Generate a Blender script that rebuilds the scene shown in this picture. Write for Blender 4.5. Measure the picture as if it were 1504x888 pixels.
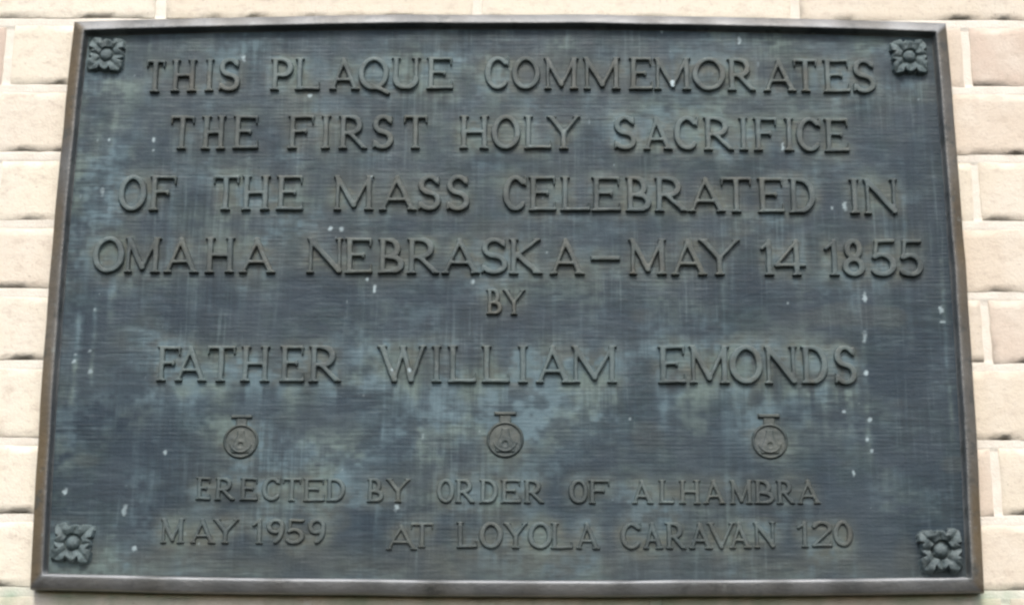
import bpy, math, random
import numpy as np

for o in list(bpy.data.objects):
    bpy.data.objects.remove(o, do_unlink=True)
scene = bpy.context.scene
col = scene.collection
MM = 0.001
rng = np.random.default_rng(7)
random.seed(7)

# ------------------------------------------------------------------ camera
from mathutils import Matrix, Vector
cam_d = bpy.data.cameras.new('camera')
cam = bpy.data.objects.new('camera', cam_d)
col.objects.link(cam)
PITCH, YAW, ROLL = 0.295230158, 0.006516196, -0.004624358
R = (Matrix.Rotation(YAW, 3, 'Z') @ Matrix.Rotation(PITCH, 3, 'X') @ Matrix.Rotation(ROLL, 3, 'Y'))
right, fwd, up = R.col[0], R.col[1], R.col[2]
M = Matrix((right, up, -fwd)).transposed().to_4x4()
M.translation = Vector((0.015923962, -1.841895462, -0.564992936))
cam.matrix_world = M
cam_d.sensor_width = 36.0
cam_d.lens = 2800.0 / 1504.0 * 36.0
cam_d.clip_start = 0.05
cam_d.clip_end = 200.0
scene.camera = cam

# ------------------------------------------------------------------ light
SUN_EL, SUN_AZ = math.radians(50), math.radians(-8)
world = bpy.data.worlds.new("World")
scene.world = world
world.use_nodes = True
wn = world.node_tree.nodes
wn.clear()
sky = wn.new('ShaderNodeTexSky')
sky.sky_type = 'NISHITA'
sky.sun_disc = False
sky.sun_elevation = SUN_EL
sky.sun_rotation = math.radians(180) + SUN_AZ
sky.dust_density = 3.0
sky.air_density = 1.0
bgn = wn.new('ShaderNodeBackground')
bgn.inputs['Strength'].default_value = 0.13
wout = wn.new('ShaderNodeOutputWorld')
world.node_tree.links.new(sky.outputs[0], bgn.inputs[0])
world.node_tree.links.new(bgn.outputs[0], wout.inputs[0])

sun_d = bpy.data.lights.new('sun', 'SUN')
sun_d.energy = 1.5
sun_d.angle = math.radians(17)
sun_d.color = (1.0, 0.955, 0.90)
sun = bpy.data.objects.new('sun', sun_d)
col.objects.link(sun)
sdir = Vector((math.sin(SUN_AZ) * math.cos(SUN_EL), -math.cos(SUN_AZ) * math.cos(SUN_EL), math.sin(SUN_EL)))
sun.rotation_euler = sdir.to_track_quat('Z', 'Y').to_euler()
sun.location = (-1, -4, 6)

scene.render.engine = 'CYCLES'
scene.cycles.filter_width = 2.55
scene.view_settings.view_transform = 'Standard'
scene.view_settings.look = 'None'
scene.view_settings.gamma = 1.0
scene.view_settings.exposure = 0.80

# ------------------------------------------------------------------ helpers
def link_mesh(name, verts, faces, mats, parent=None, smooth=True, mat_idx=None):
    me = bpy.data.meshes.new(name)
    me.from_pydata([tuple(v) for v in verts], [], [tuple(f) for f in faces])
    for m in (mats if isinstance(mats, (list, tuple)) else [mats]):
        me.materials.append(m)
    if smooth:
        me.polygons.foreach_set('use_smooth', np.ones(len(me.polygons), dtype=bool))
    if mat_idx is not None:
        me.polygons.foreach_set('material_index', np.asarray(mat_idx, dtype=np.int32))
    me.update()
    o = bpy.data.objects.new(name, me)
    col.objects.link(o)
    if parent:
        o.parent = parent
    return o

def grid_mesh(name, X, Y, Z, mat, parent=None, keep=None):
    """X,Y,Z are 2D arrays [row, col]; keep masks the quads. Front faces look to -Y."""
    n, m = X.shape
    idx = np.arange(n * m).reshape(n, m)
    q = np.stack([idx[:-1, :-1], idx[:-1, 1:], idx[1:, 1:], idx[1:, :-1]], -1)
    if keep is not None:
        q = q[keep]
    q = q.reshape(-1, 4)
    used = np.unique(q)
    remap = np.full(n * m, -1, dtype=np.int64)
    remap[used] = np.arange(len(used))
    V = np.stack([X.ravel(), Y.ravel(), Z.ravel()], -1)[used]
    F = remap[q]
    me = bpy.data.meshes.new(name)
    me.vertices.add(len(V))
    me.vertices.foreach_set('co', V.astype(np.float32).ravel())
    me.loops.add(len(F) * 4)
    me.loops.foreach_set('vertex_index', F.astype(np.int32).ravel())
    me.polygons.add(len(F))
    me.polygons.foreach_set('loop_start', np.arange(0, len(F) * 4, 4, dtype=np.int32))
    me.polygons.foreach_set('use_smooth', np.ones(len(F), dtype=bool))
    me.update(calc_edges=True)
    me.validate()
    me.materials.append(mat)
    o = bpy.data.objects.new(name, me)
    col.objects.link(o)
    if parent:
        o.parent = parent
    return o, used

def attr(o, name, vals):
    a = o.data.attributes.new(name, 'FLOAT', 'POINT')
    a.data.foreach_set('value', np.asarray(vals, dtype=np.float32).ravel())

def vnoise(X, Y, sx, sy, seed):
    """smooth value noise in -1..1"""
    r = np.random.default_rng(seed)
    T = r.uniform(-1, 1, (512, 512))
    x = X / sx + 97.3
    y = Y / sy + 41.7
    xi = np.floor(x).astype(int)
    yi = np.floor(y).astype(int)
    fx = x - xi
    fy = y - yi
    fx = fx * fx * (3 - 2 * fx)
    fy = fy * fy * (3 - 2 * fy)
    g = lambda a, b: T[b % 512, a % 512]
    return ((g(xi, yi) * (1 - fx) + g(xi + 1, yi) * fx) * (1 - fy)
            + (g(xi, yi + 1) * (1 - fx) + g(xi + 1, yi + 1) * fx) * fy)

def sstep(a, b, x):
    t = np.clip((x - a) / (b - a), 0, 1)
    return t * t * (3 - 2 * t)

class NT:
    """small wrapper to write node materials tersely"""
    def __init__(self, name):
        self.m = bpy.data.materials.new(name)
        self.m.use_nodes = True
        self.t = self.m.node_tree
        self.b = self.t.nodes['Principled BSDF']
        self.co = self.t.nodes.new('ShaderNodeTexCoord').outputs['Object']
    def lk(self, a, b):
        if hasattr(a, 'is_output'):
            self.t.links.new(a, b)
        else:
            b.default_value = a
    def noise(self, scale, detail=4, rough=.55, stretch=None, dist=0):
        n = self.t.nodes.new('ShaderNodeTexNoise')
        n.inputs['Scale'].default_value = scale
        n.inputs['Detail'].default_value = detail
        n.inputs['Roughness'].default_value = rough
        n.inputs['Distortion'].default_value = dist
        src = self.co
        if stretch:
            mp = self.t.nodes.new('ShaderNodeMapping')
            mp.inputs['Scale'].default_value = stretch
            self.lk(src, mp.inputs[0])
            src = mp.outputs[0]
        self.lk(src, n.inputs['Vector'])
        return n.outputs['Fac']
    def ramp(self, fac, a, b, lo=0., hi=1.):
        n = self.t.nodes.new('ShaderNodeMapRange')
        n.interpolation_type = 'SMOOTHSTEP'
        self.lk(fac, n.inputs[0])
        for i, v in enumerate((a, b, lo, hi)):
            n.inputs[i + 1].default_value = v
        return n.outputs[0]
    def mix(self, fac, a, b, mode='MIX'):
        n = self.t.nodes.new('ShaderNodeMix')
        n.data_type = 'RGBA'
        n.blend_type = mode
        self.lk(fac, n.inputs[0])
        self.lk(a if hasattr(a, 'is_output') else (*a, 1), n.inputs[6])
        self.lk(b if hasattr(b, 'is_output') else (*b, 1), n.inputs[7])
        return n.outputs[2]
    def math(self, op, a, b=0.):
        n = self.t.nodes.new('ShaderNodeMath')
        n.operation = op
        self.lk(a, n.inputs[0])
        self.lk(b, n.inputs[1])
        return n.outputs[0]
    def attr(self, name):
        n = self.t.nodes.new('ShaderNodeAttribute')
        n.attribute_name = name
        return n.outputs['Fac']
    def sep(self):
        n = self.t.nodes.new('ShaderNodeSeparateXYZ')
        self.lk(self.co, n.inputs[0])
        return n.outputs
    def bump(self, h, strength, dist):
        n = self.t.nodes.new('ShaderNodeBump')
        n.inputs['Strength'].default_value = strength
        n.inputs['Distance'].default_value = dist
        self.lk(h, n.inputs['Height'])
        self.lk(n.outputs[0], self.b.inputs['Normal'])
    def done(self, colour, rough=.6, metal=0., spec=.5):
        self.lk(colour, self.b.inputs['Base Color'])
        self.lk(rough, self.b.inputs['Roughness'])
        self.lk(metal, self.b.inputs['Metallic'])
        self.b.inputs['Specular IOR Level'].default_value = spec
        return self.m

# ------------------------------------------------------------------ materials
def mat_field():
    t = NT('patinated_bronze_field')
    base = t.mix(t.ramp(t.noise(10, 6, .62), .38, .62), (.012, .027, .041), (.030, .047, .061))
    base = t.mix(t.ramp(t.noise(26, 4, .6), .45, .7, 0, .5), base, (.022, .044, .046))
    c = t.mix(t.attr('olive'), base, (.086, .094, .076))
    pat = t.mix(t.ramp(t.noise(19, 3), .42, .60), (.101, .158, .180), (.117, .162, .150))
    c = t.mix(t.attr('patina'), c, pat)
    c = t.mix(t.attr('lime'), c, (.36, .45, .47))
    line = t.noise(1, 3, .6, stretch=(34, 34, 250))
    amp = t.ramp(t.noise(13, 3, .6), .32, .68, .25, 1.)
    c = t.mix(t.math('MULTIPLY', t.ramp(line, .40, .66, .0, .50), amp), c, (.012, .021, .028))
    c = t.mix(t.math('MULTIPLY', t.ramp(line, .46, .30, .0, .20), amp), c, (.13, .17, .18))
    vert = t.noise(1, 3, .6, stretch=(260, 30, 14))
    amp2 = t.ramp(t.noise(8, 3, .6), .40, .66, .15, 1.)
    c = t.mix(t.math('MULTIPLY', t.ramp(vert, .42, .64, .0, .42), amp2), c, (.014, .024, .030))
    c = t.mix(t.math('MULTIPLY', t.ramp(vert, .44, .28, .0, .30), amp2), c, (.13, .18, .19))
    wv = t.t.nodes.new('ShaderNodeTexWave')
    wv.wave_type = 'BANDS'
    wv.bands_direction = 'Z'
    wv.inputs['Scale'].default_value = 75
    wv.inputs['Distortion'].default_value = 1.2
    wv.inputs['Detail'].default_value = 2
    wv.inputs['Detail Scale'].default_value = .25
    t.lk(t.co, wv.inputs['Vector'])
    h = t.math('ADD', t.math('MULTIPLY', wv.outputs['Fac'], .09), t.math('MULTIPLY', line, .9))
    h = t.math('ADD', h, t.math('MULTIPLY', t.noise(320, 4, .65), .7))
    h = t.math('ADD', h, t.math('MULTIPLY', vert, .5))
    t.bump(h, .5, .0010)
    return t.done(c, t.ramp(t.noise(40, 3), .3, .7, .46, .66), .10, .32)

def mat_letter():
    t = NT('worn_bronze_lettering')
    c = t.mix(t.ramp(t.noise(17, 4), .35, .68), (.042, .054, .053), (.076, .083, .069))
    c = t.mix(t.ramp(t.noise(60, 4, .65), .52, .75, 0, .7), c, (.13, .150, .140))
    c = t.mix(t.ramp(t.noise(34, 3), .58, .76, 0, .6), c, (.045, .055, .062))
    c = t.mix(t.ramp(t.noise(11, 3), .56, .70, 0, .55), c, (.082, .074, .054))
    c = t.mix(t.ramp(t.noise(150, 4, .7), .55, .72, 0, .5), c, (.036, .046, .052))
    c = t.mix(t.math('MULTIPLY', t.attr('patina'), .5), c, (.125, .180, .182))
    c = t.mix(t.attr('lime'), c, (.36, .45, .47))
    t.bump(t.noise(300, 5, .65), .5, .0012)
    return t.done(c, t.ramp(t.noise(50, 3), .3, .7, .42, .64), .12, .42)

def mat_rim():
    t = NT('brown_bronze_rim')
    s = t.sep()
    brown = t.mix(t.ramp(t.noise(14, 4), .3, .7), (.135, .098, .050), (.088, .070, .044))
    grey = t.mix(t.ramp(t.noise(20, 5), .35, .68), (.088, .096, .098), (.150, .155, .148))
    c = t.mix(t.attr('brown'), grey, brown)
    c = t.mix(t.ramp(t.noise(70, 4, .7), .6, .78, 0, .6), c, (.24, .27, .25))
    c = t.mix(t.ramp(t.noise(42, 5, .7), .54, .66, 0, .7), c, (.050, .056, .050))
    c = t.mix(t.attr('green'), c, (.020, .036, .020))
    c = t.mix(t.attr('highlight'), c, (.44, .46, .47))  # pale tint of the painted sky highlight
    t.bump(t.noise(130, 6, .68), .6, .0022)
    return t.done(c, t.ramp(t.noise(45, 3), .3, .7, .34, .52), .25)

def mat_ornament():
    t = NT('crusted_bronze_ornament')
    c = t.mix(t.ramp(t.noise(70, 4), .35, .66), (.034, .050, .053), (.115, .145, .145))
    c = t.mix(t.ramp(t.noise(130, 3), .56, .72, 0, .6), c, (.22, .25, .245))
    c = t.mix(t.math('MULTIPLY', t.attr('patina'), t.ramp(t.noise(60, 3), .3, .6, .3, 1.)), c, (.135, .185, .185))
    t.bump(t.noise(210, 5, .7), .8, .003)
    return t.done(c, .55, .12)

def mat_medallion():
    t = NT('olive_bronze_medallion')
    c = t.mix(t.ramp(t.noise(60, 4), .35, .68), (.040, .055, .053), (.070, .082, .071))
    c = t.mix(t.ramp(t.noise(30, 3), .55, .75, 0, .6), c, (.11, .125, .125))
    t.bump(t.noise(300, 4), .5, .0012)
    return t.done(c, .5, .12)

def mat_brick():
    t = NT('buff_brick')
    tone = t.attr('tone')
    pink = t.attr('pink')
    c = t.mix(tone, (.69, .612, .485), (.78, .725, .595))
    c = t.mix(pink, c, (.60, .485, .40))
    c = t.mix(t.ramp(t.noise(16, 5, .62), .42, .66, 0, .5), c, (.74, .685, .585))
    c = t.mix(t.ramp(t.noise(55, 5, .65, stretch=(1, 1, 1.8)), .48, .72, 0, .6), c, (.54, .455, .365))
    c = t.mix(t.ramp(t.noise(260, 4, .65), .57, .74, 0, .65), c, (.40, .33, .26))
    c = t.mix(t.math('MULTIPLY', t.attr('stain'), .8), c, (.30, .37, .25))
    h = t.math('ADD', t.noise(140, 5, .7), t.math('MULTIPLY', t.noise(520, 3), .5))
    t.bump(h, .6, .0016)
    return t.done(c, .9, 0, .2)

def mat_mortar():
    t = NT('pale_mortar')
    c = t.mix(t.ramp(t.noise(45, 5), .35, .68), (.785, .74, .645), (.73, .675, .58))
    c = t.mix(t.math('MULTIPLY', t.attr('stain'), .85), c, (.34, .46, .34))
    t.bump(t.noise(420, 4, .65), .6, .0015)
    return t.done(c, .95, 0, .15)

M_FIELD, M_LETTER, M_RIM = mat_field(), mat_letter(), mat_rim()
M_ORN, M_MED, M_BRICK, M_MORTAR = mat_ornament(), mat_medallion(), mat_brick(), mat_mortar()

# verdigris that has run off the plaque onto the masonry under its lower edge
def runoff(X, Z):
    n = vnoise(X, Z, 34, 60, 3) * .5 + vnoise(X, Z, 9, 14, 4) * .35
    below = sstep(-285, -300, Z) * sstep(-372, -312, Z + 18 * n)
    side = sstep(520, 470, np.abs(X + 4))
    return np.clip(below * side * (.42 + 1.25 * n), 0, 1)

# ------------------------------------------------------------------ the brick wall
JOINTS = [303, 227.5, 152, 78.5, 3.5, -71, -149, -225.5, -298]
COURSE, BL, JT = 75.2, 336.0, 8.5
jl = list(JOINTS)
while jl[0] < 1300:
    jl.insert(0, jl[0] + COURSE)
while jl[-1] > -1300:
    jl.append(jl[-1] - COURSE)
kA = jl.index(303)
HALFW = 1900.0

def build_wall():
    V, F, tone, pink, stain = [], [], [], [], []
    base = 0
    for k in range(len(jl) - 1):
        z1, z0 = jl[k] - JT / 2, jl[k + 1] + JT / 2
        off = -192.0 if (k - kA) % 2 == 0 else -34.0
        x = off - BL * 6
        while x < HALFW:
            a = x + JT / 2 + random.uniform(-1, 1)
            b = x + BL - JT / 2 + random.uniform(-1, 1)
            near = abs((a + b) / 2) < 800 and abs((z0 + z1) / 2) < 480
            nx, nz = (34, 9) if near else (3, 2)
            u = np.linspace(0, 1, nx + 1)
            w = np.linspace(0, 1, nz + 1)
            if near:      # pull the outer rings to the arris
                e = .9
                u = np.concatenate([[0, e / (b - a)], np.linspace(0, 1, nx - 1)[1:-1], [1 - e / (b - a), 1]])
                w = np.concatenate([[0, e / (z1 - z0)], np.linspace(0, 1, nz - 1)[1:-1], [1 - e / (z1 - z0), 1]])
            U, W = np.meshgrid(u, w)
            dz0, dz1, tl = random.uniform(-1.3, 1.3), random.uniform(-1.3, 1.3), random.uniform(-1.2, 1.2)
            X = a + (b - a) * U
            Z = (z0 + dz0) + (z1 + dz1 - z0 - dz0) * W + tl * (U - .5)
            # ragged arrises
            X = X + np.where(U == 0, 1, np.where(U == 1, -1, 0)) * np.abs(vnoise(Z, X, 9, 9, 11)) * 1.6
            Z = Z + np.where(W == 0, 1, np.where(W == 1, -1, 0)) * np.abs(vnoise(X, Z, 13, 7, 12)) * 1.9
            yb = random.uniform(-.25, .1)
            lean = random.uniform(-.3, .3)
            Y = yb + lean * (W - .5) + vnoise(X, Z, 40, 26, 13) * .28 + vnoise(X, Z, 11, 9, 14) * .28
            ring = (U == 0) | (U == 1) | (W == 0) | (W == 1)
            Y = np.where(ring, Y + .22, Y)
            n, m = X.shape
            P = np.stack([X, Y, Z], -1).reshape(-1, 3)
            idx = np.arange(n * m).reshape(n, m) + base
            q = np.stack([idx[:-1, :-1], idx[:-1, 1:], idx[1:, 1:], idx[1:, :-1]], -1).reshape(-1, 4)
            V.append(P)
            F.append(q)
            loop = np.concatenate([idx[0, :], idx[1:, -1], idx[-1, -2::-1], idx[-2:0:-1, 0]])
            bp = P[loop - base].copy()
            bp[:, 1] = 92
            bi = np.arange(len(loop)) + base + n * m
            V.append(bp)
            nx_ = np.roll(np.arange(len(loop)), -1)
            F.append(np.stack([loop[nx_], loop, bi, bi[nx_]], -1))
            cnt = n * m + len(loop)
            xc = (a + b) / 2
            t_ = np.clip(random.uniform(.25, .95) + (.42 if xc < -300 else -.18), 0, 1)  # left bricks paler, painting in the light falloff across the wall
            p_ = np.clip(random.uniform(-.45, .5) + (.30 if xc > 300 else -.12), 0, .8)
            if k == kA and b < -520 and b > -620:
                p_, t_ = .95, .1
            tone.append(np.full(cnt, t_))
            pink.append(np.full(cnt, p_))
            st = runoff(X, Z).ravel()
            stain.append(np.concatenate([st, st[loop - base]]))
            base += cnt
            x += BL
    V = np.concatenate(V) * MM
    F = np.concatenate(F)
    me = bpy.data.meshes.new('brick_wall')
    me.vertices.add(len(V))
    me.vertices.foreach_set('co', V.astype(np.float32).ravel())
    me.loops.add(len(F) * 4)
    me.loops.foreach_set('vertex_index', F.astype(np.int32).ravel())
    me.polygons.add(len(F))
    me.polygons.foreach_set('loop_start', np.arange(0, len(F) * 4, 4, dtype=np.int32))
    me.update(calc_edges=True)
    me.validate()
    me.materials.append(M_BRICK)
    o = bpy.data.objects.new('brick_wall', me)
    col.objects.link(o)
    attr(o, 'tone', np.concatenate(tone))
    attr(o, 'pink', np.concatenate(pink))
    attr(o, 'stain', np.concatenate(stain))
    return o

wall = build_wall()
wall['label'] = 'buff brick wall with pale mortar courses behind the bronze plaque'
wall['category'] = 'wall'
xs = np.concatenate([np.arange(-HALFW, -700, 60), np.arange(-700, 700, 6.0), np.arange(700, HALFW + 1, 60)])
zs = np.concatenate([np.arange(jl[-1], -420, 40), np.arange(-420, 420, 1.8), np.arange(420, jl[0], 40)])
MX, MZ = np.meshgrid(xs, zs)
JD = np.min(np.abs(MZ[..., None] - np.array([j for j in jl if -460 < j < 460])), axis=-1)
MY = .22 + 1.0 * sstep(4.6, 6.6, JD) + vnoise(MX, MZ, 45, 30, 21) * .30 + vnoise(MX, MZ, 9, 4, 22) * .16
mortar, used = grid_mesh('mortar_joints', MX * MM, MY * MM, MZ * MM, M_MORTAR, wall)
attr(mortar, 'stain', runoff(MX, MZ).ravel()[used])

# ------------------------------------------------------------------ the plaque
plaque = bpy.data.objects.new('commemorative_plaque', None)
plaque.empty_display_size = .1
col.objects.link(plaque)
plaque['label'] = 'dark bronze commemorative plaque with raised lettering mounted on the brick wall'
plaque['category'] = 'plaque'

HW, HH = 457.3, 297.6
BT, BB, BLf, BR = 9.2, 4.8, 4.8, 3.6       # the casting bellies a little on every side
FIELD = 11.0                                # height of the field above the wall, mm

def outline(d, n=160, m=110):
    """closed ring of points of the plaque outline, inset by d mm, anticlockwise seen from the front"""
    t = np.linspace(-1, 1, n, endpoint=False)
    s = np.linspace(-1, 1, m, endpoint=False)
    x, z = HW - d, HH - d
    wob = lambda q, k: vnoise(q * 400, q * 0, 55, 50, k) * .55
    bow = lambda q: (1 - q * q)
    bot = np.stack([t * x, -z - BB * bow(t) + wob(t, 31) * bow(t) ** .5], -1)
    rgt = np.stack([x + BR * bow(s) + wob(s, 32) * bow(s) ** .5, s * z], -1)
    top = np.stack([-t * x, z + BT * bow(t) + wob(t, 33) * bow(t) ** .5], -1)
    lft = np.stack([-x - BLf * bow(s) + wob(s, 34) * bow(s) ** .5, -s * z], -1)
    side = np.concatenate([np.full(n, 0), np.full(m, 1), np.full(n, 2), np.full(m, 3)])
    return np.concatenate([bot, rgt, top, lft]), side

#          inset, height, brown, green
PROFILE = [(1.2, -4, .3, 1), (.9, 4, .5, 1), (0, 6, .7, .75), (0, 12, 1, .25), (.3, 14.2, 1, 0), (1.0, 15.6, 1, 0),
           (2.4, 16.6, 1, 0), (4.6, 17.9, 1, 0), (7.4, 19.2, 1, 0), (10.0, 20.2, .75, 0), (11.8, 20.6, .35, 0), (12.7, 20.3, .1, 0),
           (13.3, 19.0, 0, 0), (14.0, 15.8, 0, 0), (14.7, 12.4, 0, 0), (15.6, 11.0, 0, 0), (17.4, 9.5, 0, 0)]

def build_frame():
    rings, br, gr, hl = [], [], [], []
    for d, h, b, g in PROFILE:
        P, side = outline(d)
        hh = h + (vnoise(P[:, 0], P[:, 1], 60, 60, 41) * .25 if h > 12 else 0)
        rings.append(np.stack([P[:, 0], -hh + 0 * P[:, 0], P[:, 1]], -1))
        sidef = np.where(side == 1, 1.0, np.where(side == 3, 1.0, np.where(side == 2, .35, .25)))
        nz = np.clip(.75 + .6 * vnoise(P[:, 0], P[:, 1], 60, 60, 42), 0, 1)
        br.append(b * sidef * nz)
        hl.append((side == 2) * (d < 12.5) * (h > 13) * np.clip(.26 + .2 * vnoise(P[:, 0], P[:, 1], 26, 26, 44), .05, .8) + (side == 0) * (.30 if d < 11.9 and h > 13 else (1. if 11.5 < d < 14.9 else 0.)) * np.clip(.75 + .7 * vnoise(P[:, 0], P[:, 1], 30, 30, 43), .1, .95))  # paints sky light onto top crest and bottom bevel; bottom crest lifted too
        gr.append(g * np.where(side == 0, 1, np.where(side == 2, .2, .35)))
    N = len(rings[0])
    V = np.concatenate(rings) * MM
    F = []
    for i in range(len(rings) - 1):
        for j in range(N):
            k = (j + 1) % N
            F.append((i * N + j, i * N + k, (i + 1) * N + k, (i + 1) * N + j))
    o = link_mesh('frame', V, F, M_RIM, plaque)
    attr(o, 'brown', np.concatenate(br))
    attr(o, 'green', np.concatenate(gr))
    attr(o, 'highlight', np.concatenate(hl))
    return o
build_frame()

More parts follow.
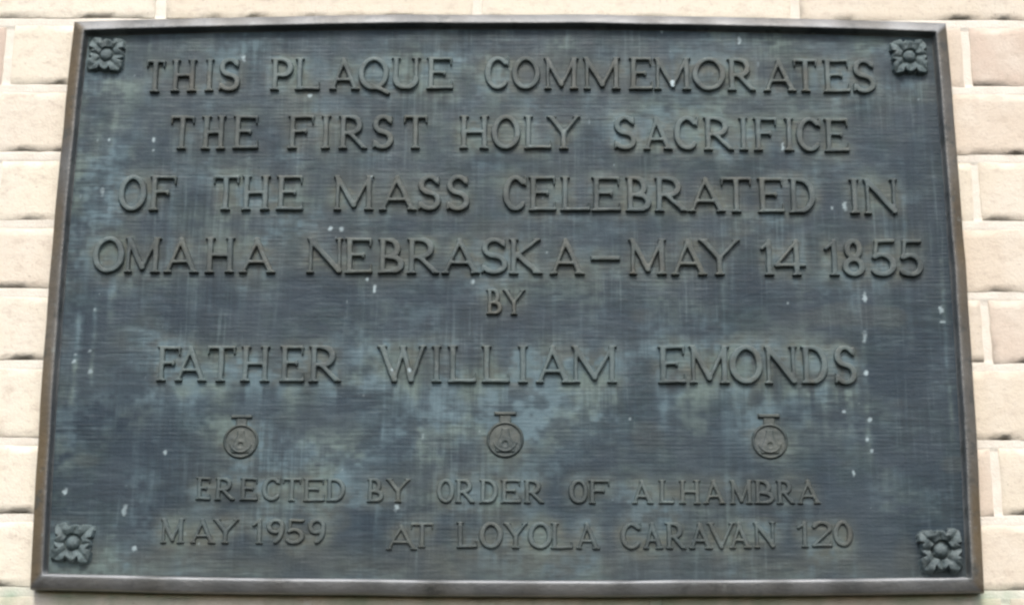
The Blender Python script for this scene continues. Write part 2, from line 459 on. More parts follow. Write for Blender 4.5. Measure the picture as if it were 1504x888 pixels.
# ------------------------------------------------------------------ lettering
WORDS = [
 ('THIS', 4.6, [('T', -378.4, -358.6, 217.9, 254.4), ('H', -352.2, -325.4, 218.5, 254.9), ('I', -317.6, -306.3, 219.0, 255.3), ('S', -302.1, -280.2, 219.4, 255.7)]),
 ('PLAQUE', 4.6, [('P', -248.4, -224.4, 220.3, 256.4), ('L', -223.0, -196.9, 220.7, 256.8), ('A', -187.0, -155.9, 221.1, 257.2), ('Q', -156.6, -125.5, 221.4, 257.5), ('U', -122.7, -92.3, 221.7, 257.7), ('E', -86.0, -58.4, 221.9, 257.9)]),
 ('COMMEMORATES', 4.6, [('C', -25.2, 0.2, 222.2, 258.2), ('O', 3.0, 31.9, 222.2, 258.3), ('M', 36.2, 72.2, 222.2, 258.3), ('M', 77.1, 115.9, 222.0, 258.2), ('E', 124.4, 149.0, 221.8, 258.1), ('M', 150.5, 189.2, 221.6, 258.0), ('O', 190.6, 224.5, 221.2, 257.8), ('R', 226.6, 255.5, 220.8, 257.5), ('A', 263.9, 297.7, 220.3, 257.1), ('T', 295.6, 320.2, 219.9, 256.8), ('E', 325.9, 354.0, 219.3, 256.4), ('S', 356.8, 380.7, 218.8, 256.1)]),
 ('THE', 4.6, [('T', -349.3, -324.8, 154.4, 191.7), ('H', -317.1, -291.9, 154.7, 191.9), ('E', -284.9, -258.3, 155.0, 192.2)]),
 ('FIRST', 4.6, [('F', -228.2, -200.2, 155.3, 192.5), ('I', -196.0, -181.3, 155.5, 192.6), ('R', -175.7, -146.4, 155.6, 192.6), ('S', -140.8, -119.1, 155.7, 192.7), ('T', -108.6, -84.1, 155.8, 192.8)]),
 ('HOLY', 4.6, [('H', -51.2, -20.5, 155.8, 192.8), ('O', -17.7, 11.7, 155.8, 192.7), ('L', 15.2, 43.8, 155.8, 192.6), ('Y', 38.9, 73.9, 155.7, 192.5)]),
 ('SACRIFICE', 4.6, [('S', 108.1, 131.1, 155.4, 192.2), ('A', 138.1, 168.2, 155.2, 192.0), ('C', 170.2, 195.4, 155.0, 191.8), ('R', 200.3, 231.0, 154.8, 191.6), ('I', 234.5, 248.4, 154.5, 191.3), ('F', 251.9, 277.0, 154.3, 191.1), ('I', 281.9, 295.1, 154.0, 190.9), ('C', 296.5, 321.6, 153.8, 190.6), ('E', 324.4, 350.2, 153.5, 190.3)]),
 ('OF', 4.8, [('O', -398.2, -369.8, 87.4, 125.5), ('F', -367.0, -338.6, 87.7, 125.7)]),
 ('THE', 4.8, [('T', -301.9, -275.5, 88.0, 125.9), ('H', -272.7, -243.6, 88.2, 126.0), ('E', -237.4, -209.7, 88.3, 126.1)]),
 ('MASS', 4.8, [('M', -178.5, -137.6, 88.5, 126.2), ('A', -132.1, -94.0, 88.5, 126.2), ('S', -92.6, -69.1, 88.6, 126.2), ('S', -63.6, -40.0, 88.5, 126.2)]),
 ('CELEBRATED', 4.8, [('C', -5.4, 18.8, 88.4, 126.1), ('E', 20.2, 48.6, 88.4, 126.0), ('L', 52.7, 83.1, 88.3, 125.9), ('E', 84.5, 114.3, 88.1, 125.8), ('B', 119.1, 145.4, 87.9, 125.7), ('R', 148.8, 181.3, 87.8, 125.6), ('A', 182.7, 220.7, 87.5, 125.4), ('T', 216.5, 247.6, 87.3, 125.2), ('E', 253.8, 280.8, 87.0, 125.0), ('D', 285.6, 312.5, 86.7, 124.7)]),
 ('IN', 4.8, [('I', 345.6, 359.4, 86.1, 124.3), ('N', 361.5, 396.7, 85.8, 124.1)]),
 ('OMAHA', 4.8, [('O', -420.0, -388.4, 21.3, 59.3), ('M', -387.8, -351.4, 21.3, 59.2), ('A', -347.9, -312.9, 21.3, 59.2), ('H', -306.7, -276.5, 21.3, 59.1), ('A', -271.7, -235.4, 21.3, 59.1)]),
 ('NEBRASKA', 4.8, [('N', -203.8, -166.8, 21.2, 59.0), ('E', -165.4, -137.3, 21.2, 59.0), ('B', -131.8, -105.1, 21.1, 58.9), ('R', -102.3, -70.1, 21.1, 58.9), ('A', -67.4, -29.0, 21.0, 58.9), ('S', -27.6, -0.9, 20.9, 58.8), ('K', 0.5, 34.7, 20.8, 58.8), ('A', 41.6, 76.5, 20.7, 58.8)]),
 ('-', 4.8, [('-', 83.3, 112.8, 20.6, 58.8)]),
 ('MAY', 4.8, [('M', 121.7, 160.0, 20.5, 58.8), ('A', 164.1, 200.3, 20.3, 58.8), ('Y', 192.1, 234.5, 20.2, 58.8)]),
 ('14', 4.8, [('1', 254.4, 269.4, 20.0, 58.8), ('4', 268.7, 300.2, 19.9, 58.8)]),
 ('1855', 4.8, [('1', 318.6, 336.4, 19.8, 58.8), ('8', 337.1, 359.6, 19.7, 58.8), ('5', 365.1, 391.0, 19.5, 58.8), ('5', 393.7, 418.3, 19.4, 58.8)]),
 ('BY', 4.0, [('B', -21.8, -6.1, -21.1, 5.3), ('Y', -5.5, 17.7, -21.4, 5.0)]),
 ('FATHER', 4.8, [('F', -348.8, -324.5, -91.5, -55.2), ('A', -330.6, -298.9, -91.5, -55.0), ('T', -298.9, -270.6, -91.6, -54.8), ('H', -265.2, -236.2, -91.6, -54.6), ('E', -226.7, -201.8, -91.6, -54.4), ('R', -197.7, -166.0, -91.7, -54.2)]),
 ('WILLIAM', 4.8, [('W', -130.3, -80.5, -91.8, -53.8), ('I', -78.4, -63.0, -91.8, -53.7), ('L', -59.6, -31.3, -91.8, -53.6), ('L', -25.9, 1.7, -91.9, -53.5), ('I', 7.1, 23.2, -91.9, -53.4), ('A', 27.9, 62.9, -91.9, -53.3), ('M', 63.6, 108.7, -92.0, -53.2)]),
 ('EMONDS', 4.8, [('E', 149.1, 176.6, -92.1, -53.1), ('M', 180.0, 220.3, -92.1, -53.1), ('O', 220.3, 252.6, -92.1, -53.1), ('N', 254.6, 287.5, -92.2, -53.1), ('D', 290.9, 317.1, -92.2, -53.1), ('S', 323.8, 346.0, -92.3, -53.2)]),
 ('ERECTED', 3.4, [('E', -303.4, -288.9, -210.0, -187.4), ('R', -284.9, -265.7, -210.2, -187.6), ('E', -260.4, -243.1, -210.5, -187.8), ('C', -238.5, -220.6, -210.7, -187.9), ('T', -218.6, -200.8, -210.9, -188.0), ('E', -198.8, -177.6, -211.1, -188.1), ('D', -176.3, -157.7, -211.3, -188.3)]),
 ('BY', 3.4, [('B', -136.6, -120.0, -211.6, -188.4), ('Y', -118.0, -94.2, -211.8, -188.5)]),
 ('ORDER', 3.4, [('O', -68.4, -51.3, -212.0, -188.6), ('R', -50.6, -31.4, -212.1, -188.7), ('D', -26.8, -9.0, -212.2, -188.7), ('E', -6.3, 13.5, -212.3, -188.8), ('R', 16.2, 36.0, -212.3, -188.8)]),
 ('OF', 3.4, [('O', 60.4, 78.9, -212.4, -188.8), ('F', 79.6, 100.7, -212.4, -188.8)]),
 ('ALHAMBRA', 3.4, [('A', 121.8, 142.3, -212.4, -188.7), ('L', 147.6, 162.8, -212.4, -188.7), ('H', 167.4, 188.5, -212.4, -188.6), ('A', 191.1, 212.2, -212.3, -188.5), ('M', 216.9, 239.3, -212.2, -188.4), ('B', 240.6, 259.8, -212.1, -188.3), ('R', 261.7, 279.5, -212.1, -188.2), ('A', 282.2, 304.6, -211.9, -188.1)]),
 ('MAY', 3.4, [('M', -335.4, -312.4, -252.4, -228.1), ('A', -306.4, -282.8, -252.6, -228.2), ('Y', -285.4, -259.7, -252.7, -228.3)]),
 ('1959', 3.4, [('1', -247.2, -234.1, -252.8, -228.4), ('9', -232.8, -215.7, -252.9, -228.4), ('5', -214.3, -195.9, -253.0, -228.5), ('9', -192.6, -175.5, -253.1, -228.6)]),
 ('AT', 3.2, [('A', -116.9, -86.8, -258.4, -233.9), ('T', -93.3, -71.0, -256.0, -231.5)]),
 ('LOYOLA', 3.4, [('L', -48.7, -28.4, -256.1, -230.8), ('O', -26.4, -4.1, -256.3, -230.9), ('Y', -3.4, 20.2, -256.5, -231.0), ('O', 20.9, 43.8, -256.7, -231.0), ('L', 42.5, 63.5, -256.8, -231.0), ('A', 66.8, 89.7, -256.8, -231.0)]),
 ('CARAVAN', 3.4, [('C', 110.1, 130.4, -256.7, -230.8), ('A', 131.7, 150.7, -256.6, -230.7), ('R', 153.3, 173.0, -256.4, -230.5), ('A', 176.3, 198.6, -256.1, -230.3), ('V', 193.3, 220.9, -255.9, -230.1), ('A', 215.0, 235.9, -255.6, -229.9), ('N', 238.6, 260.2, -255.2, -229.5)]),
 ('120', 3.4, [('1', 279.9, 294.3, -254.4, -228.9), ('2', 294.9, 314.6, -254.0, -228.6), ('0', 315.9, 334.3, -253.5, -228.2)]),
]
SPECKS = [(-139.6, 124.1), (-277.6, 258.1), (170.0, 228.3), (-207.1, 215.9), (-141.6, 15.1), (-134.5, 6.5), (-35.2, 13.2), (120.6, -127.0), (355.9, -43.4), (356.1, -80.6), (356.5, -127.0), (352.8, -147.6), (356.8, -159.2), (332.1, -118.8), (337.9, -179.6), (-114.7, -79.9), (-96.5, -79.9), (-335.4, -162.8), (-431.6, -202.4), (-371.9, -219.7), (-360.3, -257.6), (-107.6, -216.8), (329.4, 93.5), (342.0, 95.7), (-181.1, 69.4), (-170.7, 69.4), (-431.5, -63.3), (-416.1, -59.8), (-432.4, -70.4), (-414.7, -80.8), (-412.7, 166.1), (-416.0, 110.1), (-367.0, 166.2), (-366.2, 153.5), (434.9, -26.9), (434.3, -14.8), (357.9, -2.2), (159.8, 290.1), (240.1, 278.6), (83.5, 309.5), (282.0, 160.3), (292.2, 152.8)]

def ell(cx, cy, rx, ry, a0, a1, rt, rs, n=22):
    """elliptic stroke, thick (rs) at the flanks and thin (rt) at top and foot"""
    P = []
    for i in range(n + 1):
        a = math.radians(a0 + (a1 - a0) * i / n)
        c, s = math.cos(a), math.sin(a)
        P.append((cx + rx * c, cy + ry * s, rt + (rs - rt) * abs(c) ** 1.3))
    return [(*P[i], *P[i + 1]) for i in range(n)]

def glyph(ch, w, h, bold=1.0):
    """strokes (x0,y0,r0,x1,y1,r1) of one roman capital in a box w x h"""
    t, n, s = .073 * h * bold, .050 * h * bold, .030 * h * bold       # half widths: stem, hairline, serif
    e = .058 * h                                 # serif overhang
    S = []
    def ln(x0, y0, x1, y1, r0, r1=None):
        S.append((x0, y0, r0, x1, y1, r0 if r1 is None else r1))
    def serif(x, y, k=1.0, r=None, lft=1, rgt=1):
        r = r or t
        ln(x - (r + e * k - s) * lft, y, x + (r + e * k - s) * rgt, y, s)
    def stem(x, top=True, foot=True, r=None):
        r = r or t
        ln(x, r * .6, x, h - r * .6, r)
        if top: serif(x, h - s, r=r)
        if foot: serif(x, s, r=r)
    def tick(x, y, dy, r=s):                     # vertical beak at the end of an arm
        ln(x, y, x, y + dy, r, r * .7)
    L, Rr = e + t, w - e - t
    if ch == 'T':
        stem(w / 2, top=False)
        ln(n, h - n, w - n, h - n, n)
        tick(s, h - n, -.17 * h); tick(w - s, h - n, -.17 * h)
    elif ch == 'H':
        stem(L); stem(Rr); ln(L, .50 * h, Rr, .50 * h, n)
    elif ch == 'I':
        stem(w / 2)
    elif ch == '1':
        x = w * .58
        ln(x, t * .6, x, h - t * .8, t); serif(x, s)
        ln(x, h - t, max(n, x - .24 * h), h * .74, n * .9)
    elif ch == 'L':
        stem(L); ln(L, n, w - n, n, n); tick(w - s, n, .20 * h)
    elif ch in 'EF':
        stem(L)
        ln(L, h - n, w - n - .03 * h, h - n, n); tick(w - s - .03 * h, h - n, -.18 * h)
        ln(L, .52 * h, w * .68, .52 * h, n * .9); tick(w * .68, .45 * h, .14 * h, s * .8)
        if ch == 'E':
            ln(L, n, w - n, n, n); tick(w - s, n, .20 * h)
    elif ch in 'PRB':
        stem(L)
        yb = .46 * h
        top = h - n
        rx = (w * (.93 if ch == 'P' else .80) - L - n)
        fl = rx * .45
        S.extend(ell(L + fl, (top + yb) / 2, rx - fl, (top - yb) / 2, -90, 90, n, t * .95))
        ln(L, top, L + fl, top, n); ln(L, yb, L + fl, yb, n)
        if ch == 'R':
            ln(L + fl * .9, yb, w - t - .02 * h, n, t * .8, t); serif(w - t * 1.2, s, k=.6, lft=.5)
        if ch == 'B':
            rx = w - L - n - t * .4
            fl = rx * .45
            S.extend(ell(L + fl, (yb + n) / 2, rx - fl, (yb - n) / 2, -90, 90, n, t * .95))
            ln(L, n, L + fl, n, n)
    elif ch == 'D':
        stem(L)
        rx = w - L - t
        fl = rx * .30
        S.extend(ell(L + fl, h / 2, rx - fl, h / 2 - n, -90, 90, n, t))
        ln(L, n, L + fl, n, n); ln(L, h - n, L + fl, h - n, n)
    elif ch in 'OQ0':
        S.extend(ell(w / 2, h / 2, w / 2 - t, h / 2 - n, 0, 360, n, t, 40))
        if ch == 'Q':
            ln(w * .42, .16 * h, w * .97, -.10 * h, t * .7, t)
    elif ch in 'CG':
        S.extend(ell(w * .52, h / 2, w * .52 - t, h / 2 - n, 42, 318, n, t, 30))
        tick(w - s * 1.4, h * .97, -.24 * h, s * 1.1); 
    elif ch == 'U':
        rx = (Rr - L) / 2
        ln(L, .32 * h, L, h - t * .6, t); ln(Rr, .32 * h, Rr, h - n, n * 1.1)
        serif(L, h - s); serif(Rr, h - s)
        S.extend(ell((L + Rr) / 2, .32 * h, rx, .32 * h - n, 180, 360, n, t))
    elif ch in 'A4':
        if ch == 'A':
            ap = w * .5
            ln(e + n, n * .6, ap - .02 * h, h - n * 1.2, n)
            ln(ap - .03 * h, h - t, w - e - t * .8, t * .5, t)
            serif(e + n, s, r=n); serif(w - e - t * .8, s)
            ln(w * .26, .31 * h, w * .72, .31 * h, n * .9)
        else:
            x = w * .70
            ln(x, t * .6, x, h - t, t); serif(x, s)
            ln(x, h - t, n, .30 * h, n * .9)
            ln(n, .28 * h, w - n, .28 * h, n)
    elif ch == 'M':
        m = w * .5
        a, b = e + n, w - e - t
        ln(a, n, a, h - n, n); ln(b, t * .6, b, h - t * .6, t)
        ln(a, h - t, m, .14 * h, t); ln(m, .14 * h, b, h - n, n)
        serif(a, s, r=n); serif(b, s); serif(a - .01 * h, h - s, r=n, rgt=0.4); serif(b, h - s, lft=.4)
    elif ch == 'N':
        a, b = e + n, w - e - n
        ln(a, n, a, h - n, n); ln(b, t, b, h - n, n)
        ln(a, h - t, b, t, t * 1.05)
        serif(a, s, r=n); serif(b, h - s, r=n); serif(a, h - s, r=n, rgt=.3)
    elif ch == 'V':
        ln(e + t, h - t * .6, w / 2, n, t); ln(w / 2, n, w - e - n, h - n, n)
        serif(e + t, h - s); serif(w - e - n, h - s, r=n)
    elif ch == 'W':
        a, b, c, d = e + t, w * .36, w * .53, w * .70
        ln(a, h - t * .6, b, n, t); ln(b, n, c, h * .94, n)
        ln(c - .02 * h, h * .94, d, n, t); ln(d, n, w - e - n, h - n, n)
        serif(a, h - s); serif(c, h - s, k=.5); serif(w - e - n, h - s, r=n)
    elif ch == 'Y':
        x = w / 2
        ln(x, t * .6, x, .46 * h, t); serif(x, s)
        ln(x, .46 * h, e + t, h - t * .6, t); ln(x, .46 * h, w - e - n, h - n, n)
        serif(e + t, h - s); serif(w - e - n, h - s, r=n)
    elif ch == 'K':
        stem(L)
        ln(L, .44 * h, w - e - n * 2, h - n, n); ln(L + .10 * h, .54 * h, w - e - t, t * .5, t)
        serif(w - e - n * 2, h - s, r=n); serif(w - e - t, s)
    elif ch == 'S':
        P = []
        rx = w / 2 - t
        ry = h / 4 - n * .5
        up_ = ell(w / 2, h * .75 - n * .4, rx * .93, ry, 25, 250, n, t * .9, 18)
        lo_ = ell(w / 2, h * .25 + n * .4, rx, ry, 70, -155, n, t * .9, 18)
        S.extend(up_)
        S.append((*up_[-1][3:5], t, *lo_[0][0:2], t))
        S.extend(lo_)
        tick(w * .93 - s, h * .95, -.20 * h); tick(s * 1.3, h * .05, .22 * h)
    elif ch == '8':
        S.extend(ell(w / 2, h * .73, w * .40 - t, h * .27 - n, 0, 360, n, t * .9, 26))
        S.extend(ell(w / 2, h * .25, w * .5 - t, h * .25 - n, 0, 360, n, t * .95, 26))
    elif ch == '5':
        ln(w * .26, h - n, w * .90, h - n, n * 1.1)
        ln(w * .26, h - n, w * .20, h * .56, n)
        S.extend(ell(w * .45, h * .31, w * .55 - t, h * .31 - n, 130, -140, n, t, 24))
    elif ch == '9':
        S.extend(ell(w / 2, h * .70, w * .5 - t, h * .30 - n, 0, 360, n, t * .95, 26))
        S.extend(ell(w * .36, h * .62, w * .64 - t, h * .62 - n, 5, -75, n, t * .95, 16))
    elif ch == '2':
        S.extend(ell(w / 2, h * .72, w * .5 - t, h * .28 - n, 165, -30, n, t * .9, 20))
        q = S[-1]
        ln(q[3], q[4], n * 1.6, n * 1.4, t * .8, n)
        ln(n, n, w - n, n, n); tick(w - s, n, .17 * h)
    elif ch == '-':
        ln(h * .5, h * .5, w - h * .5, h * .5, h * .5)
    return S

def sdf(S, X, Y, k):
    d = np.full(X.shape, 1e3)
    for x0, y0, r0, x1, y1, r1 in S:
        dx, dy = x1 - x0, y1 - y0
        q = dx * dx + dy * dy + 1e-9
        t = np.clip(((X - x0) * dx + (Y - y0) * dy) / q, 0, 1)
        v = np.hypot(X - x0 - t * dx, Y - y0 - t * dy) - (r0 + (r1 - r0) * t)
        g = np.clip(k - np.abs(d - v), 0, None) / k           # smooth union gives bracketed serifs
        d = np.minimum(d, v) - g * g * k * .25
    return d

PX = 1.0                                                     # mm per cell of the stain raster
GX = np.arange(-470, 471, PX)
GZ = np.arange(-315, 321, PX)
RX, RZ = np.meshgrid(GX, GZ)
LMASK = np.zeros(RX.shape)

def build_word(word, H, letters):
    step = .36
    u0 = min(l[1] for l in letters) - 3
    u1 = max(l[2] for l in letters) + 3
    v0 = min(l[3] for l in letters) - (8 if 'Q' in word else 4)
    v1 = max(l[4] for l in letters) + 4
    X, Z = np.meshgrid(np.arange(u0, u1, step), np.arange(v0, v1, step))
    D = np.full(X.shape, 1e3)
    for ch, a, b, lo, hi in letters:
        if ch == '-':
            lo, hi = (lo + hi) / 2 - 4.2, (lo + hi) / 2 + .6
            D = np.minimum(D, np.maximum(np.abs(X - (a + b) / 2) - (b - a) / 2, np.abs(Z - (lo + hi) / 2) - (hi - lo) / 2))
            continue
        h, w = hi - lo, b - a
        m = (X > a - 5) & (X < b + 5) & (Z > lo - 7) & (Z < hi + 5)
        lx = X[m] - a
        lz = Z[m] - lo
        lx = lx + vnoise(X[m], Z[m], 9, 9, 51) * .35          # hand-cut, slightly uneven pattern letters
        lz = lz + vnoise(X[m], Z[m], 9, 9, 52) * .35
        d = sdf(glyph(ch, w, h, 1.0 if H > 3.9 else 1.2), lx, lz, .045 * h)
        if ch not in 'OQCS0895G':
            d = np.maximum(d, np.maximum(-lz - .1, lz - h - .1))
        D[m] = np.minimum(D[m], d)
    sf = .42 if H > 3.9 else .75
    prof = sstep(sf, -sf, D) * .90 + sstep(.2, -1.6, D) * .10
    Hh = H * (.98 if H > 3.9 else .80) * prof * (1 + .05 * vnoise(X, Z, 22, 22, 53)) - .35
    keep = D < sf + .2
    kq = keep[:-1, :-1] | keep[1:, :-1] | keep[:-1, 1:] | keep[1:, 1:]
    o, used = grid_mesh('raised_word', X * MM, -(FIELD + Hh) * MM, Z * MM, M_LETTER, plaque, kq)
    if word == '-':
        o.name = 'raised_dash'
    ix = np.round((X - GX[0]) / PX).astype(int)
    iz = np.round((Z - GZ[0]) / PX).astype(int)
    ok = D < 0
    LMASK[iz[ok], ix[ok]] = 1
    LETTERS.append((o, iz.ravel()[used], ix.ravel()[used]))
    return o

LETTERS = []
for word, H, letters in WORDS:
    build_word(word, H, letters)

# ------------------------------------------------------------------ corner rosettes
def build_rosette(x, z, r=19.5, H=9.0, spin=0, pat=.3):
    step = .5
    g = np.arange(-r - 2, r + 2.01, step)
    X, Z = np.meshgrid(g, g)
    c, s = math.cos(spin), math.sin(spin)
    A, B = X * c - Z * s, X * s + Z * c
    A = A + vnoise(X + x, Z + z, 6, 6, 61) * 1.2
    B = B + vnoise(X + x, Z + z, 6, 6, 62) * 1.2
    rad = np.hypot(A, B)
    th = np.arctan2(B, A)
    diag = np.abs(np.cos(2 * (th - math.pi / 4)))
    # four leaves to the corners, four short leaves between them
    edge = np.where(np.cos(4 * th) < 0, 1.28 * r * np.abs(np.cos(2 * (th - math.pi / 4))) ** .45, 0)
    edge2 = r * .98 * np.abs(np.cos(2 * th)) ** .55
    d1 = rad - np.maximum(edge, .2)
    d2 = rad - edge2
    box = np.maximum(np.abs(A), np.abs(B)) - r
    D = np.maximum(np.minimum(d1, d2), box)
    rib = np.abs(np.sin(4 * th)) ** .6
    leaf = (.38 + .50 * np.sin(np.clip(rad / r, 0, 1.25) / 1.25 * math.pi * .92) ** 1.2) * (.52 + .48 * rib)
    curl = .25 * sstep(.55 * r, .9 * r, rad)
    hgt = H * np.clip(leaf + curl, 0, 1) * sstep(1.2, -1.2, D)
    groove = sstep(1.7, .4, np.abs(rad - r * .38))
    hgt = np.maximum(hgt * (1 - .75 * groove), H * .26 * sstep(.8, -.8, box + .8)) - .3
    keep = D < 1.4
    kq = keep[:-1, :-1] | keep[1:, :-1] | keep[:-1, 1:] | keep[1:, 1:]
    o, _ = grid_mesh('corner_rosette', (X + x) * MM, -(FIELD + hgt) * MM, (Z + z) * MM, M_ORN, plaque, kq)
    attr(o, 'patina', np.full(len(o.data.vertices), pat))
    # domed bolt cover in its middle
    rb = r * .36
    V, F = [], []
    for i in range(9):
        a = math.pi / 2 * i / 8
        for j in range(28):
            b = 2 * math.pi * j / 28
            V.append(((x + rb * math.cos(a) * math.cos(b)) * MM, -(FIELD + H * .30 + (H * .72) * math.sin(a)) * MM,
                      (z + rb * math.cos(a) * math.sin(b)) * MM))
    V.append((x * MM, -(FIELD + 1) * MM, z * MM))
    for i in range(8):
        for j in range(28):
            k = (j + 1) % 28
            F.append((i * 28 + j, i * 28 + k, (i + 1) * 28 + k, (i + 1) * 28 + j))
    attr(link_mesh('boss', V, F, M_ORN, o), 'patina', np.full(len(V), pat))
    return o

for (x, z), r, sp, H, pt in (((-421, 259.6), 18.5, .05, 7.5, .6), ((416.4, 259), 19, -.04, 8.5, .65), ((-419.3, -253.1), 19, .06, 8, .7),
                             ((417.5, -257.4), 20.5, -.03, 10.5, .2)):
    build_rosette(x, z, r, H, sp, pt)

# ------------------------------------------------------------------ the three small medallions
def build_medallion(x, z, r):
    step = .4
    g = np.arange(-r * 1.7, r * 1.8, step)
    X, Z = np.meshgrid(g, g)
    rad = np.hypot(X, Z)
    n = vnoise(X + x, Z + z, 5, 5, 71)
    disc = sstep(.6, -.6, rad - r)
    ring = sstep(1.3, .3, np.abs(rad - r * .90))
    inner = sstep(.9, .2, np.abs(rad - r * .62) + 9 * sstep(-.2 * r, .5 * r, Z))
    # narrow flask-like charge, wide at its foot
    wd = r * (.16 + .34 * sstep(.55 * r, -.62 * r, Z))
    ch = sstep(.9, -.6, np.abs(X) - wd) * sstep(.4, -.8, np.abs(Z + .02 * r) - r * .66)
    dot = sstep(r * .19, r * .08, np.hypot(X, Z + .22 * r))
    neck = sstep(.6, -.6, np.maximum(np.abs(X) - r * .30, np.abs(Z - r * 1.12) - r * .22))
    h = np.maximum(disc * (1.1 + 1.9 * ring + 1.0 * inner + 1.6 * ch - 1.3 * dot), neck * 1.9) + n * .25 * disc
    D = np.minimum(rad - r, np.maximum(np.abs(X) - r * .30, np.abs(Z - r * 1.12) - r * .22))
    keep = D < .8
    kq = keep[:-1, :-1] | keep[1:, :-1] | keep[:-1, 1:] | keep[1:, 1:]
    o, _ = grid_mesh('medallion', (X + x) * MM, -(FIELD + h * .8 - .25) * MM, (Z + z) * MM, M_MED, plaque, kq)
    zb = z + r * 1.42
    bw, bh = r * .58, 1.7
    X, Z = np.meshgrid(np.arange(-bw - 1, bw + 1.01, .4), np.arange(-bh - 1, bh + 1.01, .4))
    D = np.maximum(np.abs(X) - bw, np.abs(Z) - bh)
    keep = D < .8
    kq = keep[:-1, :-1] | keep[1:, :-1] | keep[:-1, 1:] | keep[1:, 1:]
    grid_mesh('hanging_bar', (X + x) * MM, -(FIELD + 2.8 * sstep(.6, -.6, D) - .25) * MM, (Z + zb) * MM, M_MED, o, kq)
    ix = np.round((RX[0] - GX[0]) / PX)
    LMASK[np.hypot(RX - x, RZ - z) < r] = 1
    return o

for x, z, r in ((-261.9, -151.6, 17.5), (-2.1, -149, 18.5), (257.5, -150, 18)):
    build_medallion(x, z, r)

# ------------------------------------------------------------------ the field with its patina
def blur(a, rx, rz):
    def b1(a, r, ax):
        r = int(r)
        if r < 1: return a
        pad = [(0, 0), (0, 0)]
        pad[ax] = (r + 1, r)
        c = np.cumsum(np.pad(a, pad, mode='edge'), axis=ax)
        n = a.shape[ax]
        hi = np.take(c, np.arange(2 * r + 1, 2 * r + 1 + n), axis=ax)
        lo = np.take(c, np.arange(0, n), axis=ax)
        return (hi - lo) / (2 * r + 1)
    for _ in range(2):
        a = b1(b1(a, rx, 1), rz, 0)
    return a

def spot(x, z, sx, sz):
    return np.exp(-((RX - x) / sx) ** 2 - ((RZ - z) / sz) ** 2)

halo = np.clip(blur(LMASK, 7, 8) * 1.9, 0, 1)
wide = np.clip(blur(LMASK, 22, 16) * 1.7, 0, 1)
# runs that rain has drawn downwards from the letter feet
run = np.zeros_like(LMASK)
acc = np.zeros(LMASK.shape[1])
for i in range(LMASK.shape[0] - 1, -1, -1):
    acc = np.maximum(acc * .962, LMASK[i])
    run[i] = acc
run = blur(run * (1 - LMASK), 3, 4)
colsel = sstep(-.05, .55, vnoise(RX, RZ * 0, 11, 10, 81) + .5 * vnoise(RX, RZ, 40, 70, 82))
cloud = sstep(.22, .78, .5 + .5 * (vnoise(RX, RZ, 80, 55, 83) * .5 + vnoise(RX, RZ, 32, 24, 84) * .5))
fine = sstep(.22, .78, .5 + .5 * (vnoise(RX, RZ, 13, 9, 85) * .55 + vnoise(RX, RZ, 5, 4.5, 86) * .45))
streakh = .5 + .5 * vnoise(RX, RZ, 26, 2.2, 87)
streakv = sstep(.25, .9, vnoise(RX, RZ * 0 + 3, 7, 10, 88) + .45 * vnoise(RX, RZ, 25, 60, 89))

zone = np.zeros_like(RX)        # broad pale areas of weathering; the top strips paint in sky reflection
for x, z, sx, sz, a in ((-420, 200, 55, 130, .55), (-310, 270, 140, 40, .40), (-150, 160, 260, 130, .25), (390, 282, 45, 22, .95),
                        (0, -125, 160, 44, .50), (-60, -92, 110, 24, .62), (-300, -70, 110, 34, .42), (-20, -60, 330, 22, .35), (250, 200, 200, 60, .28),
                        (-262, -140, 40, 42, .55), (0, -140, 45, 40, .45), (262, -143, 42, 36, .50), (-170, -170, 140, 45, .35),
                        (200, 275, 420, 26, .42), (-100, 250, 300, 50, .35), (-425, -255, 28, 30, .5), (-385, -262, 18, 22, .6), (120, -200, 200, 60, .18), (0, 60, 300, 60, .15)):
    zone = np.maximum(zone, a * spot(x, z, sx, sz))
patina = zone * 1.25 * (.35 + .9 * cloud) * (.45 + .9 * fine)
patina += .26 * sstep(.55, .95, cloud) * fine
sixth = .42 + .95 * np.exp(-((RZ + 95) / 42.) ** 2)          # heaviest below the sixth line
patina += run * (colsel * (.5 + .7 * fine) * sixth * 1.05 + 1.3 * np.exp(-((RZ + 98) / 16.) ** 2) * sstep(.0, .35, vnoise(RX, RZ * 0, 13, 9, 99)))
patina += .20 * streakv * fine * (.5 + .8 * np.exp(-((RX + 425) / 60.) ** 2))
patina += .42 * np.clip(halo * 1.5 - .1, 0, 1) * sstep(.30, .75, .6 * cloud + .4 * fine) * (.3 + sixth)
patina *= .80 + .36 * streakh
for x, z0, z1, w, a in ((-408, 195, 80, 3.4, .6), (-424, 190, 40, 4, .35), (-430, -20, -110, 2.4, .55), (-413, -15, -95, 2.2, .6), (-398, 20, -30, 3, .3),
                        (-376, 300, 262, 2.2, .6), (-277, 285, 250, 2.6, .7), (355, -40, -170, 3.2, .45), (349, 60, -40, 4, .25), (437, 40, -150, 2, .45),
                        (402, 150, -60, 3, .18), (-128, 280, 262, 2, .3), (-122, -75, -150, 1.3, .35), (170, 262, 232, 2, .4), (318, 45, -30, 5, .15)):
    patina += a * np.exp(-((RX - x - 1.5 * vnoise(RZ, RZ * 0, 18, 9, 90)) / w) ** 2) * sstep(z1 - 8, z1 + 12, RZ) * sstep(z0 + 6, z0 - 4, RZ) * (.4 + .8 * fine)
patina = np.clip(patina, 0, 1)
olive = np.clip(halo * 1.25 * (.45 + .75 * sstep(.2, .7, cloud)) + wide * .40 * cloud, 0, 1) * (.72 + .38 * streakh)
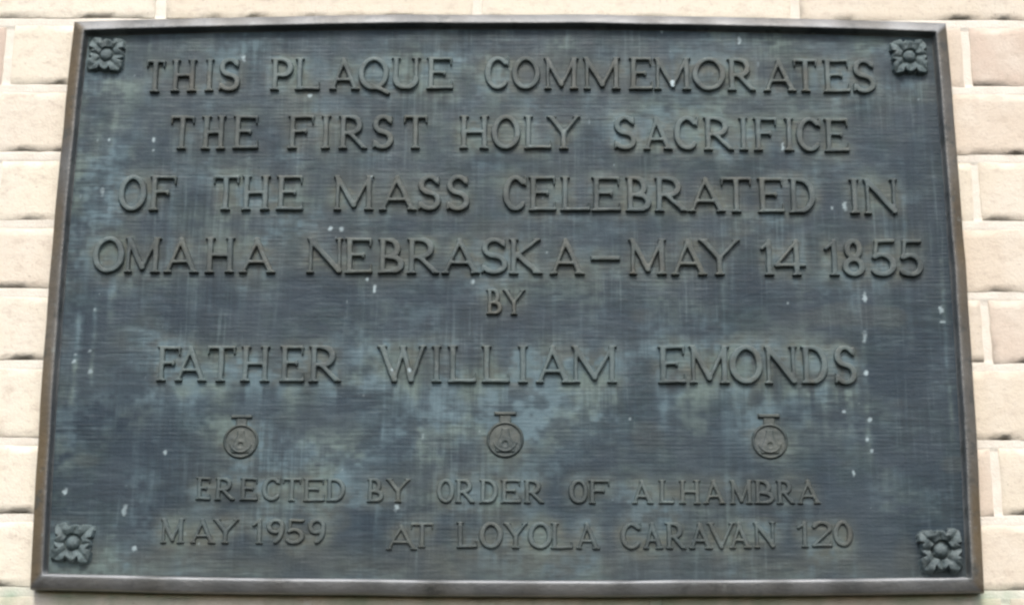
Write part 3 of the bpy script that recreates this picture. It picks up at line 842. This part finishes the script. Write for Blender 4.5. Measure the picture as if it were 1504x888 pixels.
olive = np.clip(olive + .55 * np.exp(-((RZ + 272) / 20.) ** 2) * (.3 + .7 * cloud) + .25 * sstep(.5, .8, vnoise(RX, RZ, 50, 30, 92)), 0, 1)
lime = np.zeros_like(RX)
r2 = random.Random(5)
SP = list(SPECKS)
for i in range(60):
    SP.append((r2.uniform(-440, 440), r2.uniform(-280, 285)))
for i, (x, z) in enumerate(SP):
    big = i < len(SPECKS)
    rx = r2.uniform(1.2, 2.5) if big else r2.uniform(.4, 1.2)
    rz = rx * r2.choice((.7, .9, 1.1, 1.5, 2.6))
    a = r2.uniform(.6, 1.0) if big else r2.uniform(.2, .6)
    m = (np.abs(RX - x) < 14) & (np.abs(RZ - z) < 18)
    q = np.hypot((RX[m] - x) / rx, (RZ[m] - z) / rz) + .55 * vnoise(RX[m], RZ[m], 2.2, 2.2, 93)
    lime[m] = np.maximum(lime[m], a * sstep(1.25, .45, q))

S_, T_ = np.meshgrid(np.linspace(-1, 1, 870), np.linspace(-1, 1, 560))
IW, IH = HW - 15.8, HH - 15.8
FX = S_ * IW + np.where(S_ > 0, BR, BLf) * S_ * (1 - T_ ** 2)
FZ = T_ * IH + np.where(T_ > 0, BT, BB) * T_ * (1 - S_ ** 2)
FY = FIELD + vnoise(FX, FZ, 60, 45, 95) * .25 + vnoise(FX, FZ, 14, 9, 96) * .10
FY += .03 * np.sin(FZ * 2 * math.pi / 4.4 + .6 * vnoise(FX, FZ, 120, 20, 97)) * sstep(-.5, .5, vnoise(FX, FZ, 60, 18, 98))
fld, used = grid_mesh('plaque_field', FX * MM, -FY * MM, FZ * MM, M_FIELD, plaque)
ii = np.clip(np.round((FZ - GZ[0]) / PX).astype(int), 0, len(GZ) - 1).ravel()[used]
jj = np.clip(np.round((FX - GX[0]) / PX).astype(int), 0, len(GX) - 1).ravel()[used]
attr(fld, 'patina', patina[ii, jj])
attr(fld, 'olive', olive[ii, jj])
attr(fld, 'lime', lime[ii, jj])
for o, iz, ix in LETTERS:
    attr(o, 'patina', np.clip(patina[iz, ix] + .3 * patina[np.maximum(iz - 6, 0), ix], 0, 1))
    attr(o, 'lime', lime[iz, ix])
# solid back of the casting, a few mm behind the field
P, _ = outline(9)
N = len(P)
V = [(p[0] * MM, -7 * MM, p[1] * MM) for p in P] + [(p[0] * MM, 1 * MM, p[1] * MM) for p in P]
F = [tuple(range(N)), tuple(range(2 * N - 1, N - 1, -1))] + [((j + 1) % N, j, N + j, N + (j + 1) % N) for j in range(N)]
link_mesh('back_plate', V, F, M_RIM, plaque, smooth=False)
